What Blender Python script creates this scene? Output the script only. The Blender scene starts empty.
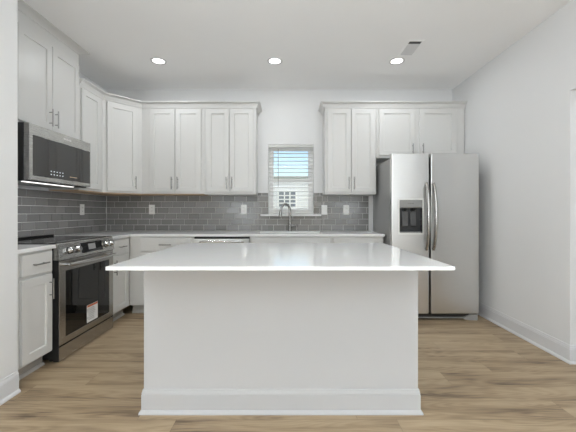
import bpy, bmesh, math, random
from mathutils import Vector, Matrix
random.seed(7)
C = bpy.context.scene.collection
PI = math.pi

# ------------------------------------------------------------------ camera, world, sun, exposure
cam_data = bpy.data.cameras.new('camera')
cam_data.sensor_width = 36.0
cam_data.lens = 321.4 / 576.0 * 36.0
cam_data.shift_x = -1.0 / 576.0
cam_data.shift_y = -4.0 / 576.0
cam_data.clip_start = 0.05
cam = bpy.data.objects.new('camera', cam_data)
C.objects.link(cam)
cam.location = (0, 0, 1.15)
cam.rotation_euler = (PI / 2, 0, 0)
bpy.context.scene.camera = cam

vs = bpy.context.scene.view_settings
vs.view_transform = 'Standard'
vs.look = 'None'
vs.gamma = 1.0
vs.use_curve_mapping = False
vs.exposure = 0.24

DOWNLIGHT_W = 3.8      # kitchen row of recessed lamps
ROOM_LAMP_W = 4.5      # recessed lamps in the room behind the camera
PATIO_FILL_W = 4.0      # added fill light outside the unseen patio doors
HALL_FILL_W = 5.0             # added fill light standing in the side hall
SKY = 0.19
SIDE_FILL_W = 168.0   # added fill lights at the made-up side windows
cy = bpy.context.scene.cycles
cy.max_bounces = 16; cy.diffuse_bounces = 10; cy.glossy_bounces = 6

world = bpy.data.worlds.new('world')
bpy.context.scene.world = world
world.use_nodes = True
wn = world.node_tree.nodes
wl = world.node_tree.links
sky = wn.new('ShaderNodeTexSky')
sky.sky_type = 'NISHITA'
sky.sun_disc = False
sky.sun_elevation = math.radians(38)
sky.sun_rotation = math.radians(150)
sky.air_density = 1.0
sky.dust_density = 1.6
wl.new(sky.outputs[0], wn['Background'].inputs[0])
wn['Background'].inputs[1].default_value = SKY

sun_d = bpy.data.lights.new('sun', 'SUN')
sun_d.energy = 1.3
sun_d.angle = 0.01
sun_d.color = (1.0, 0.96, 0.9)
sun = bpy.data.objects.new('sun', sun_d)
C.objects.link(sun)
sun.location = (6, -3, 9)
sun.rotation_euler = Vector((-0.75, 0.55, -0.75)).to_track_quat('-Z', 'Y').to_euler()

def area(name, loc, aim, sx, sy, watts, col=(1, 1, 1), shape='RECTANGLE'):
    l = bpy.data.lights.new(name, 'AREA')
    l.shape = shape
    l.size = sx
    if shape in ('RECTANGLE', 'ELLIPSE'):
        l.size_y = sy
    l.energy = watts
    l.color = col
    o = bpy.data.objects.new(name, l)
    C.objects.link(o)
    o.location = loc
    o.rotation_euler = Vector(aim).to_track_quat('-Z', 'Y').to_euler()
    return o

area('patio_fill_light', (0.2, -4.30, 1.15), (0, 1, 0.9), 2.9, 2.1, PATIO_FILL_W, (0.93, 0.97, 1.0))   # added fill light, tilted up to brighten the ceiling

area('side_fill_light', (2.36, -2.1, 1.45), (-1, 0, 1.7), 2.5, 1.7, SIDE_FILL_W, (0.87, 0.94, 1.0))  # added fill light beyond the right wall, aimed up at the ceiling
area('hall_fill_light', (3.50, 1.75, 1.3), (-1, 0.1, 0.55), 1.6, 1.8, HALL_FILL_W, (0.87, 0.94, 1.0))  # added fill light inside the hall; no window stands there
area('side_fill_light', (-1.96, -2.1, 1.45), (1, 0, 1.5), 2.5, 1.7, SIDE_FILL_W * 1.35, (0.87, 0.94, 1.0))  # added fill light on the left, stronger to lift the right wall

# ------------------------------------------------------------------ materials
def new_mat(name):
    m = bpy.data.materials.new(name)
    m.use_nodes = True
    return m, m.node_tree.nodes, m.node_tree.links, m.node_tree.nodes['Principled BSDF']

def paint(name, col, rough=0.5, spec=0.5, var=0.02, scale=6.0, bump=0.0, bscale=180.0, metal=0.0):
    m, n, l, p = new_mat(name)
    tc = n.new('ShaderNodeTexCoord')
    nz = n.new('ShaderNodeTexNoise'); nz.inputs['Scale'].default_value = scale
    l.new(tc.outputs['Object'], nz.inputs['Vector'])
    mx = n.new('ShaderNodeMix'); mx.data_type = 'RGBA'
    mx.inputs[6].default_value = tuple(c * (1 - var) for c in col) + (1,)
    mx.inputs[7].default_value = tuple(min(1, c * (1 + var)) for c in col) + (1,)
    l.new(nz.outputs['Fac'], mx.inputs[0])
    l.new(mx.outputs[2], p.inputs['Base Color'])
    p.inputs['Roughness'].default_value = rough
    p.inputs['Specular IOR Level'].default_value = spec
    p.inputs['Metallic'].default_value = metal
    if bump:
        nb = n.new('ShaderNodeTexNoise'); nb.inputs['Scale'].default_value = bscale
        l.new(tc.outputs['Object'], nb.inputs['Vector'])
        b = n.new('ShaderNodeBump'); b.inputs['Strength'].default_value = bump
        b.inputs['Distance'].default_value = 0.001
        l.new(nb.outputs['Fac'], b.inputs['Height'])
        l.new(b.outputs[0], p.inputs['Normal'])
    return m

def steel(name, col, rough=0.28, stretch=(1, 1, 60), var=0.05):
    m, n, l, p = new_mat(name)
    tc = n.new('ShaderNodeTexCoord')
    mp = n.new('ShaderNodeMapping'); mp.inputs['Scale'].default_value = stretch
    nz = n.new('ShaderNodeTexNoise'); nz.inputs['Scale'].default_value = 8.0; nz.inputs['Detail'].default_value = 4
    l.new(tc.outputs['Object'], mp.inputs[0]); l.new(mp.outputs[0], nz.inputs['Vector'])
    mx = n.new('ShaderNodeMix'); mx.data_type = 'RGBA'
    mx.inputs[6].default_value = tuple(c * (1 - var) for c in col) + (1,)
    mx.inputs[7].default_value = tuple(min(1, c * (1 + var)) for c in col) + (1,)
    l.new(nz.outputs['Fac'], mx.inputs[0]); l.new(mx.outputs[2], p.inputs['Base Color'])
    mr = n.new('ShaderNodeMapRange')
    mr.inputs['To Min'].default_value = rough * 0.85; mr.inputs['To Max'].default_value = rough * 1.15
    l.new(nz.outputs['Fac'], mr.inputs['Value']); l.new(mr.outputs[0], p.inputs['Roughness'])
    p.inputs['Metallic'].default_value = 1.0
    return m

def emit(name, col, s):
    m, n, l, p = new_mat(name)
    p.inputs['Base Color'].default_value = col + (1,)
    p.inputs['Emission Color'].default_value = col + (1,)
    p.inputs['Emission Strength'].default_value = s
    return m

def pane_mat(name):
    m = bpy.data.materials.new(name); m.use_nodes = True
    n = m.node_tree.nodes; l = m.node_tree.links
    n.clear()
    out = n.new('ShaderNodeOutputMaterial')
    t = n.new('ShaderNodeBsdfTransparent'); t.inputs[0].default_value = (0.96, 0.98, 0.97, 1)
    g = n.new('ShaderNodeBsdfGlossy'); g.inputs['Roughness'].default_value = 0.01
    f = n.new('ShaderNodeFresnel'); f.inputs[0].default_value = 1.45
    mx = n.new('ShaderNodeMixShader')
    l.new(f.outputs[0], mx.inputs[0]); l.new(t.outputs[0], mx.inputs[1]); l.new(g.outputs[0], mx.inputs[2])
    l.new(mx.outputs[0], out.inputs[0])
    return m

M = {}
M['wall'] = paint('wall_paint', (0.745, 0.745, 0.745), 0.6, 0.3, 0.01, 3, 0.05, 260)
M['ceiling'] = paint('ceiling_paint', (0.92, 0.92, 0.92), 0.8, 0.2, 0.01, 3, 0.06, 220)
M['trim'] = paint('trim_paint', (0.68, 0.68, 0.69), 0.35, 0.5, 0.01, 4)
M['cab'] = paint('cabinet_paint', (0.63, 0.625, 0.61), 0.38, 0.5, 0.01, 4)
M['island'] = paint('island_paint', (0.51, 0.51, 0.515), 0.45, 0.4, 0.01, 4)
M['maple'] = paint('maple_plywood', (0.50, 0.36, 0.23), 0.5, 0.4, 0.15, 9)
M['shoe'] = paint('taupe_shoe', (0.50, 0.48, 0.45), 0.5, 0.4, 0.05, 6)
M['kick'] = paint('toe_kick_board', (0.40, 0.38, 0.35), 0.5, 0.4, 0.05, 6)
M['steel'] = steel('brushed_steel', (0.69, 0.685, 0.675), 0.30)
M['steel_mid'] = steel('satin_steel', (0.54, 0.535, 0.52), 0.27)
M['steel_dark'] = steel('dark_brushed_steel', (0.46, 0.45, 0.435), 0.26)
M['nickel'] = steel('brushed_nickel', (0.36, 0.355, 0.35), 0.25, (20, 20, 20))
M['chrome'] = steel('polished_steel', (0.66, 0.66, 0.66), 0.14, (20, 20, 20), 0.02)
M['fridge_side'] = paint('grey_enamel_side', (0.30, 0.30, 0.295), 0.35, 0.5, 0.03, 8)
M['black'] = paint('black_enamel', (0.012, 0.012, 0.012), 0.35, 0.5, 0.1, 8)
M['black_glass'] = paint('black_glass', (0.006, 0.006, 0.006), 0.015, 0.5, 0.1, 3)
M['smoke_glass'] = paint('smoked_glass', (0.035, 0.034, 0.033), 0.06, 0.8, 0.05, 3)
M['ring'] = paint('burner_print', (0.10, 0.10, 0.10), 0.15, 0.5, 0.05, 8)
M['cavity'] = paint('dark_grey_plastic', (0.035, 0.035, 0.037), 0.25, 0.5, 0.1, 20)
M['paddle'] = paint('charcoal_paddle', (0.09, 0.09, 0.09), 0.25, 0.5, 0.05, 20)
M['panel_grey'] = paint('grey_plastic', (0.30, 0.30, 0.295), 0.35, 0.5, 0.03, 20)
M['white_plastic'] = paint('white_plastic', (0.80, 0.80, 0.78), 0.35, 0.5, 0.01, 10)
M['slot'] = paint('dark_slot', (0.03, 0.03, 0.03), 0.6, 0.3, 0.1, 10)
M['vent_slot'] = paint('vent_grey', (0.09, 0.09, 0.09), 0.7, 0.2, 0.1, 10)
M['grout'] = paint('grout', (0.72, 0.71, 0.69), 0.85, 0.2, 0.05, 30)
M['paper'] = paint('label_paper', (0.78, 0.79, 0.79), 0.6, 0.3, 0.02, 10)
M['ink'] = paint('label_ink', (0.14, 0.14, 0.14), 0.6, 0.3, 0.05, 10)
M['orange'] = paint('label_orange', (0.55, 0.14, 0.06), 0.6, 0.3, 0.05, 10)
M['digits'] = emit('lit_digits', (0.85, 0.92, 1.0), 0.35)
M['amber'] = emit('amber_digits', (0.8, 0.6, 0.4), 0.12)
M['lens'] = emit('lamp_lens', (1.0, 0.985, 0.95), 3.0)
M['hoodlight'] = emit('hood_lamp_lens', (1.0, 0.98, 0.95), 1.2)
M['blind'] = paint('blind_slat', (0.92, 0.92, 0.91), 0.45, 0.4, 0.02, 10)
def translucent(m, amount):
    n, l = m.node_tree.nodes, m.node_tree.links
    t = n.new('ShaderNodeBsdfTranslucent'); t.inputs[0].default_value = (0.9, 0.9, 0.88, 1)
    mx = n.new('ShaderNodeMixShader'); mx.inputs[0].default_value = amount
    l.new(n['Principled BSDF'].outputs[0], mx.inputs[1]); l.new(t.outputs[0], mx.inputs[2])
    l.new(mx.outputs[0], n['Material Output'].inputs[0])
translucent(M['blind'], 0.5)
M['vinyl'] = paint('window_vinyl', (0.91, 0.91, 0.91), 0.4, 0.5, 0.01, 10)
M['pane'] = pane_mat('window_glass')
M['siding'] = paint('pale_siding', (0.80, 0.81, 0.83), 0.7, 0.3, 0.03, 2)
M['roof'] = paint('shingle_roof', (0.62, 0.63, 0.65), 0.85, 0.2, 0.15, 6)
M['house_glass'] = paint('house_window_glass', (0.16, 0.19, 0.24), 0.2, 0.5, 0.1, 3)
M['lawn'] = paint('lawn', (0.10, 0.16, 0.05), 0.9, 0.2, 0.3, 4)

def quartz():
    m, n, l, p = new_mat('white_quartz')
    tc = n.new('ShaderNodeTexCoord')
    v = n.new('ShaderNodeTexVoronoi'); v.inputs['Scale'].default_value = 260
    nz = n.new('ShaderNodeTexNoise'); nz.inputs['Scale'].default_value = 14; nz.inputs['Detail'].default_value = 6
    l.new(tc.outputs['Object'], v.inputs['Vector']); l.new(tc.outputs['Object'], nz.inputs['Vector'])
    r = n.new('ShaderNodeValToRGB')
    r.color_ramp.elements[0].color = (0.75, 0.75, 0.74, 1); r.color_ramp.elements[1].color = (0.83, 0.83, 0.825, 1)
    r.color_ramp.elements[0].position = 0.0; r.color_ramp.elements[1].position = 0.25
    l.new(v.outputs['Distance'], r.inputs[0])
    mx = n.new('ShaderNodeMix'); mx.data_type = 'RGBA'; mx.blend_type = 'MULTIPLY'; mx.inputs[0].default_value = 0.08
    l.new(r.outputs[0], mx.inputs[6]); l.new(nz.outputs['Color'], mx.inputs[7])
    l.new(mx.outputs[2], p.inputs['Base Color'])
    p.inputs['Roughness'].default_value = 0.08
    p.inputs['Specular IOR Level'].default_value = 0.33
    return m
M['quartz'] = quartz()

def tile_mat():
    m, n, l, p = new_mat('grey_glazed_tile')
    g = n.new('ShaderNodeNewGeometry')
    r = n.new('ShaderNodeValToRGB')
    r.color_ramp.elements[0].color = (0.185, 0.180, 0.176, 1)
    r.color_ramp.elements[1].color = (0.250, 0.245, 0.240, 1)
    l.new(g.outputs['Random Per Island'], r.inputs[0])
    tc = n.new('ShaderNodeTexCoord')
    nz = n.new('ShaderNodeTexNoise'); nz.inputs['Scale'].default_value = 9
    l.new(tc.outputs['Object'], nz.inputs['Vector'])
    b = n.new('ShaderNodeBump'); b.inputs['Strength'].default_value = 0.08; b.inputs['Distance'].default_value = 0.01
    l.new(nz.outputs['Fac'], b.inputs['Height']); l.new(b.outputs[0], p.inputs['Normal'])
    l.new(r.outputs[0], p.inputs['Base Color'])
    p.inputs['Roughness'].default_value = 0.17
    p.inputs['Specular IOR Level'].default_value = 0.5
    return m
M['tile'] = tile_mat()

def floor_mat():
    m, n, l, p = new_mat('plank_floor')
    W, L = 0.178, 1.22
    def math_(op, a=None, b=None):
        q = n.new('ShaderNodeMath'); q.operation = op
        for i, s in enumerate((a, b)):
            if s is None: continue
            if isinstance(s, (int, float)): q.inputs[i].default_value = s
            else: l.new(s, q.inputs[i])
        return q.outputs[0]
    tc = n.new('ShaderNodeTexCoord')
    sp = n.new('ShaderNodeSeparateXYZ'); l.new(tc.outputs['Object'], sp.inputs[0])
    x, y = sp.outputs[0], sp.outputs[1]
    v = math_('DIVIDE', y, W)
    row = math_('FLOOR', v)
    wn1 = n.new('ShaderNodeTexWhiteNoise'); wn1.noise_dimensions = '1D'; l.new(row, wn1.inputs['W'])
    u = math_('ADD', math_('DIVIDE', x, L), wn1.outputs['Value'])
    pid = math_('FLOOR', u)
    cb = n.new('ShaderNodeCombineXYZ'); l.new(row, cb.inputs[0]); l.new(pid, cb.inputs[1])
    wn2 = n.new('ShaderNodeTexWhiteNoise'); wn2.noise_dimensions = '2D'; l.new(cb.outputs[0], wn2.inputs['Vector'])
    # grain coordinates, shifted per plank
    gx = math_('ADD', math_('MULTIPLY', x, 1.0), math_('MULTIPLY', wn2.outputs['Value'], 37.0))
    gy = math_('ADD', y, math_('MULTIPLY', wn2.outputs['Value'], 11.0))
    g1 = n.new('ShaderNodeCombineXYZ'); l.new(math_('MULTIPLY', gx, 1.3), g1.inputs[0]); l.new(math_('MULTIPLY', gy, 13.0), g1.inputs[1])
    n1 = n.new('ShaderNodeTexNoise'); n1.inputs['Scale'].default_value = 1.0; n1.inputs['Detail'].default_value = 5; n1.inputs['Roughness'].default_value = 0.55
    n1.inputs['Distortion'].default_value = 0.6
    l.new(g1.outputs[0], n1.inputs['Vector'])
    g2 = n.new('ShaderNodeCombineXYZ'); l.new(math_('MULTIPLY', gx, 6.0), g2.inputs[0]); l.new(math_('MULTIPLY', gy, 120.0), g2.inputs[1])
    n2 = n.new('ShaderNodeTexNoise'); n2.inputs['Scale'].default_value = 1.0; n2.inputs['Detail'].default_value = 3
    l.new(g2.outputs[0], n2.inputs['Vector'])
    # cathedral figure
    g3 = n.new('ShaderNodeCombineXYZ'); l.new(math_('MULTIPLY', gx, 0.9), g3.inputs[0]); l.new(math_('MULTIPLY', gy, 7.0), g3.inputs[1])
    n3 = n.new('ShaderNodeTexNoise'); n3.inputs['Scale'].default_value = 1.0; n3.inputs['Detail'].default_value = 1
    l.new(g3.outputs[0], n3.inputs['Vector'])
    rings = math_('SINE', math_('MULTIPLY', n3.outputs['Fac'], 110.0))
    f = math_('ADD', math_('ADD', math_('MULTIPLY', n1.outputs['Fac'], 1.0), -0.02), math_('MULTIPLY', n2.outputs['Fac'], 0.30))
    f = math_('ADD', f, math_('MULTIPLY', rings, 0.05))
    f = math_('ADD', f, math_('MULTIPLY', math_('SUBTRACT', wn2.outputs['Value'], 0.5), 0.16))
    r = n.new('ShaderNodeValToRGB')
    e = r.color_ramp.elements
    e[0].position = 0.34; e[0].color = (0.115, 0.080, 0.052, 1)
    e[1].position = 0.88; e[1].color = (0.470, 0.360, 0.235, 1)
    k = e.new(0.50); k.color = (0.275, 0.197, 0.122, 1)
    k = e.new(0.66); k.color = (0.385, 0.288, 0.180, 1)
    l.new(f, r.inputs[0])
    # joints
    fv = math_('FRACT', v); fu = math_('FRACT', u)
    jv = math_('LESS_THAN', fv, 0.012)
    ju = math_('LESS_THAN', fu, 0.0018)
    j = math_('MAXIMUM', jv, ju)
    mx = n.new('ShaderNodeMix'); mx.data_type = 'RGBA'
    l.new(math_('MULTIPLY', j, 0.45), mx.inputs[0]); l.new(r.outputs[0], mx.inputs[6])
    mx.inputs[7].default_value = (0.07, 0.045, 0.03, 1)
    l.new(mx.outputs[2], p.inputs['Base Color'])
    b = n.new('ShaderNodeBump'); b.inputs['Strength'].default_value = 0.12; b.inputs['Distance'].default_value = 0.002
    l.new(n2.outputs['Fac'], b.inputs['Height']); l.new(b.outputs[0], p.inputs['Normal'])
    p.inputs['Roughness'].default_value = 0.42
    p.inputs['Specular IOR Level'].default_value = 0.4
    return m
M['floor'] = floor_mat()

# ------------------------------------------------------------------ mesh helpers
class MB:
    def __init__(self): self.bm = bmesh.new()
    def box(self, x0, x1, y0, y1, z0, z1, bev=0.0, seg=1):
        bm = self.bm
        v = [bm.verts.new((x, y, z)) for x in (x0, x1) for y in (y0, y1) for z in (z0, z1)]
        fs = [(0, 1, 3, 2), (4, 6, 7, 5), (0, 4, 5, 1), (2, 3, 7, 6), (0, 2, 6, 4), (1, 5, 7, 3)]
        faces = [bm.faces.new([v[i] for i in f]) for f in fs]
        if bev:
            ed = list({e for f in faces for e in f.edges})
            bmesh.ops.bevel(bm, geom=ed, offset=bev, segments=seg, affect='EDGES', profile=0.5)
        return self
    def rings(self, rs, cap0=True, cap1=True):
        bm = self.bm
        vr = [[bm.verts.new(p) for p in r] for r in rs]
        k = len(vr[0])
        for a, b in zip(vr[:-1], vr[1:]):
            for i in range(k):
                bm.faces.new((a[i], a[(i + 1) % k], b[(i + 1) % k], b[i]))
        if cap0: bm.faces.new(vr[0][::-1])
        if cap1: bm.faces.new(vr[-1])
        return self
    def panel(self, x0, x1, z0, z1, prof):
        """front-facing (towards -y) solid: prof is a list of (inset, y) from back to front centre"""
        rs = []
        for ins, y in prof:
            rs.append([(x0 + ins, y, z0 + ins), (x1 - ins, y, z0 + ins), (x1 - ins, y, z1 - ins), (x0 + ins, y, z1 - ins)])
        return self.rings(rs)
    def shaker(self, x0, x1, z0, z1, y=0.0, t=0.020, rail=0.057):
        return self.panel(x0, x1, z0, z1, [(0, y), (0, y - t + 0.002), (0.002, y - t), (rail, y - t), (rail + 0.004, y - t + 0.010), (rail + 0.006, y - t + 0.010)])
    def slabfront(self, x0, x1, z0, z1, y=0.0, t=0.020):
        return self.panel(x0, x1, z0, z1, [(0, y), (0, y - t + 0.003), (0.003, y - t), (0.006, y - t)])
    def cyl(self, p0, p1, r0, r1=None, seg=20):
        r1 = r0 if r1 is None else r1
        return self.tube([p0, p1], [r0, r1], seg)
    def tube(self, pts, r, seg=12, flat=1.0):
        pts = [Vector(p) for p in pts]
        rr = r if isinstance(r, (list, tuple)) else [r] * len(pts)
        t0 = (pts[1] - pts[0]).normalized()
        up = Vector((0, 0, 1)) if abs(t0.z) < 0.9 else Vector((1, 0, 0))
        nrm = (up - t0 * up.dot(t0)).normalized()
        rs = []
        for i, p in enumerate(pts):
            if i == 0: t = pts[1] - pts[0]
            elif i == len(pts) - 1: t = pts[-1] - pts[-2]
            else: t = (pts[i + 1] - pts[i]).normalized() + (pts[i] - pts[i - 1]).normalized()
            t.normalize()
            nrm = (nrm - t * nrm.dot(t)).normalized()
            bn = t.cross(nrm)
            rs.append([p + (nrm * math.cos(a) + bn * math.sin(a) * flat) * rr[i] for a in [2 * PI * k / seg for k in range(seg)]])
        return self.rings(rs)
    def sweep(self, path, prof, side=1.0, cap=True):
        """path: list of (x, y); prof: closed list of (out, z); out is measured to the right of travel * side"""
        P = [Vector((a, b)) for a, b in path]
        rs = []
        for i, p in enumerate(P):
            def nr(a, b):
                d = (b - a).normalized()
                return Vector((d.y, -d.x)) * side
            if i == 0: n_ = nr(P[0], P[1])
            elif i == len(P) - 1: n_ = nr(P[-2], P[-1])
            else:
                a, b = nr(P[i - 1], p), nr(p, P[i + 1])
                n_ = (a + b); n_ = n_ / n_.dot(a)
            rs.append([(p.x + n_.x * o, p.y + n_.y * o, z) for o, z in prof])
        return self.rings(rs)
    def grid(self, ax, us, vs_, keep, w0, w1, bev=0.0):
        """slab with holes; ax: 'xy','xz','yz'"""
        bm = self.bm
        def P(u, v, w):
            return {'xy': (u, v, w), 'xz': (u, w, v), 'yz': (w, u, v)}[ax]
        cache = {}
        def V(i, j, k):
            if (i, j, k) not in cache:
                cache[(i, j, k)] = bm.verts.new(P(us[i], vs_[j], (w0, w1)[k]))
            return cache[(i, j, k)]
        nu, nv = len(us) - 1, len(vs_) - 1
        K = lambda i, j: 0 <= i < nu and 0 <= j < nv and keep(i, j)
        for i in range(nu):
            for j in range(nv):
                if not K(i, j): continue
                for k in (0, 1):
                    bm.faces.new((V(i, j, k), V(i + 1, j, k), V(i + 1, j + 1, k), V(i, j + 1, k)))
                for (di, dj, a, b) in ((-1, 0, (i, j), (i, j + 1)), (1, 0, (i + 1, j), (i + 1, j + 1)), (0, -1, (i, j), (i + 1, j)), (0, 1, (i, j + 1), (i + 1, j + 1))):
                    if not K(i + di, j + dj):
                        bm.faces.new((V(*a, 0), V(*b, 0), V(*b, 1), V(*a, 1)))
        bmesh.ops.recalc_face_normals(bm, faces=bm.faces)
        if bev:
            ed = [e for e in bm.edges if len(e.link_faces) == 2 and e.calc_face_angle(0) > 1.0]
            bmesh.ops.bevel(bm, geom=ed, offset=bev, segments=2, affect='EDGES', profile=0.5)
        return self
    def prism(self, poly, w0, w1, ax='xy'):
        f = {'xy': lambda u, v, w: (u, v, w), 'xz': lambda u, v, w: (u, w, v), 'yz': lambda u, v, w: (w, u, v)}[ax]
        return self.rings([[f(u, v, w0) for u, v in poly], [f(u, v, w1) for u, v in poly]])
    def ring_disc(self, c, r0, r1, z0, z1, seg=40):
        pts = lambda r, z: [(c[0] + r * math.cos(2 * PI * k / seg), c[1] + r * math.sin(2 * PI * k / seg), z) for k in range(seg)]
        rs = [pts(r0, z0), pts(r0, z1), pts(r1, z1), pts(r1, z0), pts(r0, z0)]
        self.rings(rs, False, False)
        bmesh.ops.remove_doubles(self.bm, verts=self.bm.verts, dist=1e-6)
        return self
    def build(self, name, mat, parent=None, smooth=True, loc=None):
        bmesh.ops.recalc_face_normals(self.bm, faces=self.bm.faces)
        me = bpy.data.meshes.new(name)
        self.bm.to_mesh(me); self.bm.free()
        me.materials.append(M[mat] if isinstance(mat, str) else mat)
        if smooth:
            for p in me.polygons: p.use_smooth = True
            me.set_sharp_from_angle(angle=math.radians(32))
        o = bpy.data.objects.new(name, me)
        C.objects.link(o)
        if smooth and len(me.polygons) < 4000:
            wm = o.modifiers.new('weighted_normal', 'WEIGHTED_NORMAL')
            wm.keep_sharp = True; wm.weight = 100
        if parent: o.parent = parent
        if loc: o.location = loc
        return o

def thing(name, label, cat, loc=(0, 0, 0), rz=0.0, group=None):
    o = bpy.data.objects.new(name, None)
    C.objects.link(o)
    o.empty_display_size = 0.1
    o.location = loc; o.rotation_euler = (0, 0, rz)
    o['label'] = label; o['category'] = cat
    if group: o['group'] = group
    return o
def tag(o, label, cat, group=None):
    o['label'] = label; o['category'] = cat
    if group: o['group'] = group
    return o
def struct(o):
    o['kind'] = 'structure'; return o
def lettering(name, text, size, mat, parent, mtx):
    cu = bpy.data.curves.new(name, 'FONT'); cu.body = text; cu.size = size
    cu.align_x = 'CENTER'; cu.align_y = 'CENTER'; cu.extrude = 0.0004
    t = bpy.data.objects.new(name + '_curve', cu); C.objects.link(t)
    bpy.context.view_layer.update()
    me = bpy.data.meshes.new_from_object(t.evaluated_get(bpy.context.evaluated_depsgraph_get()))
    bpy.data.objects.remove(t); bpy.data.curves.remove(cu)
    me.transform(mtx); me.materials.clear(); me.materials.append(M[mat])
    me.name = name
    o = bpy.data.objects.new(name, me); C.objects.link(o); o.parent = parent
    return o
FRONT = Matrix.Rotation(PI / 2, 4, 'X')          # text standing up, facing local -y

# ------------------------------------------------------------------ key sizes
H = 2.755
XL, XR, YB = -2.395, 2.14, 4.21                  # kitchen walls
XP, YP = -1.736, 2.056                           # foreground wall on the left and where it ends
YR = -4.0                                        # wall behind the camera
CT = 0.905                                       # worktop height
CTH = 0.028

# ------------------------------------------------------------------ setting
struct(MB().box(XL - 0.2, 3.9, YR - 0.2, YB + 0.15, -0.12, 0).build('floor', 'floor'))
struct(MB().box(XL - 0.2, 3.9, YR - 0.2, YB + 0.15, H, H + 0.12).build('ceiling', 'ceiling'))
WX0, WX1, WZ0, WZ1 = -0.272, 0.322, 1.118, 2.035
struct(MB().grid('xz', [XL - 0.2, WX0, WX1, XR + 0.12], [0, WZ0, WZ1, H], lambda i, j: not (i == 1 and j == 1), YB, YB + 0.15).build('wall_back', 'wall'))
struct(MB().box(XL - 0.2, XL, YP, YB, 0, H).build('wall_left', 'wall'))
SWY0, SWY1, SWZ0, SWZ1 = -3.4, -0.8, 0.6, 2.3
struct(MB().grid('yz', [YR, SWY0, SWY1, YP], [0, SWZ0, SWZ1, H], lambda i, j: not (i == 1 and j == 1), XP - 0.12, XP).build('wall_left_front', 'wall'))
struct(MB().box(XL - 0.2, XP - 0.12, YP - 0.12, YP, 0, H).build('wall_left_return', 'wall'))
def added_side_window(name, x):  # unseen window, made up so the side fill light can enter
    ym = (SWY0 + SWY1) / 2
    o = struct(MB().grid('yz', [SWY0, SWY0 + 0.06, ym - 0.04, ym + 0.04, SWY1 - 0.06, SWY1], [SWZ0, SWZ0 + 0.06, SWZ1 - 0.06, SWZ1], lambda i, j: not (i in (1, 3) and j == 1), x - 0.025, x + 0.025, 0.003).build(name, 'vinyl'))
    for a, b in ((SWY0 + 0.06, ym - 0.04), (ym + 0.04, SWY1 - 0.06)):
        MB().box(x - 0.003, x + 0.003, a, b, SWZ0 + 0.06, SWZ1 - 0.06).build('glass_pane', 'pane', o)
added_side_window('added_window_left', XP - 0.07)  # added opening for the left fill light
OY0, OY1, OZ = 1.30, 2.446, 2.075
struct(MB().grid('yz', [YR, SWY0, SWY1, OY0, OY1, YB], [0, SWZ0, OZ, SWZ1, H], lambda i, j: not (i == 3 and j in (0, 1)) and not (i == 1 and j in (1, 2)), XR, XR + 0.12).build('wall_right', 'wall'))
added_side_window('added_window_right', XR + 0.07)  # added opening for the right fill light
PX0, PX1, PZ = -1.25, 1.65, 2.2
struct(MB().grid('xz', [XL - 0.2, PX0, PX1, XR + 0.12], [0, PZ, H], lambda i, j: not (i == 1 and j == 0), YR - 0.15, YR).build('wall_rear', 'wall'))
struct(MB().box(3.6, 3.72, 0.3, 3.3, 0, H).build('wall_hall', 'wall'))
struct(MB().box(XR + 0.12, 3.6, 3.2, 3.3, 0, H).build('wall_hall_back', 'wall'))
struct(MB().box(XR + 0.12, 3.6, 0.3, 0.4, 0, H).build('wall_hall_front', 'wall'))

# baseboards with shoe moulding
BB = [(0, 0), (0.022, 0), (0.022, 0.007), (0.0190, 0.015), (0.013, 0.021), (0.0105, 0.022), (0.0105, 0.106), (0.0100, 0.1085), (0.0080, 0.1090), (0.0080, 0.1115), (0.0095, 0.113), (0.0085, 0.120), (0.0052, 0.1265), (0.0052, 0.129), (0.0060, 0.130), (0.0050, 0.136), (0.0025, 0.138), (0, 0.138)]
def baseboard(name, path, side): return struct(MB().sweep(path, BB, side).build(name, 'trim'))
g = 0.0005
baseboard('baseboard_right', [(XR - g, YB - 0.01), (XR - g, OY1 - g), (XR + 0.12, OY1 - g)], 1)
baseboard('baseboard_right_front', [(XR + 0.12, OY0 + g), (XR - g, OY0 + g), (XR - g, YR + 0.01)], 1)
baseboard('baseboard_left', [(XP + g, YR + 0.01), (XP + g, YP - 0.002)], 1)
baseboard('baseboard_rear_left', [(PX0 - 0.1, YR + g), (XP + 0.032, YR + g)], -1)
baseboard('baseboard_rear_right', [(XR - 0.032, YR + g), (PX1 + 0.1, YR + g)], -1)
baseboard('baseboard_hall', [(3.6 - g, 3.19), (3.6 - g, 0.41)], 1)

# unseen patio doors, added behind the camera to let fill light in
pd = MB()
for (a, b) in ((PX0, PX0 + 0.07), (PX1 - 0.07, PX1), (0.165, 0.235)):
    pd.box(a, b, YR - 0.10, YR - 0.04, 0.001, PZ)
pd.box(PX0 + 0.07, PX1 - 0.07, YR - 0.10, YR - 0.04, PZ - 0.07, PZ)
pd.box(PX0 + 0.07, PX1 - 0.07, YR - 0.10, YR - 0.04, 0.001, 0.06)
pdo = struct(pd.build('added_patio_door', 'vinyl'))
MB().box(PX0 + 0.07, PX1 - 0.07, YR - 0.073, YR - 0.068, 0.06, PZ - 0.07).build('glass_pane', 'pane', pdo)

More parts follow.
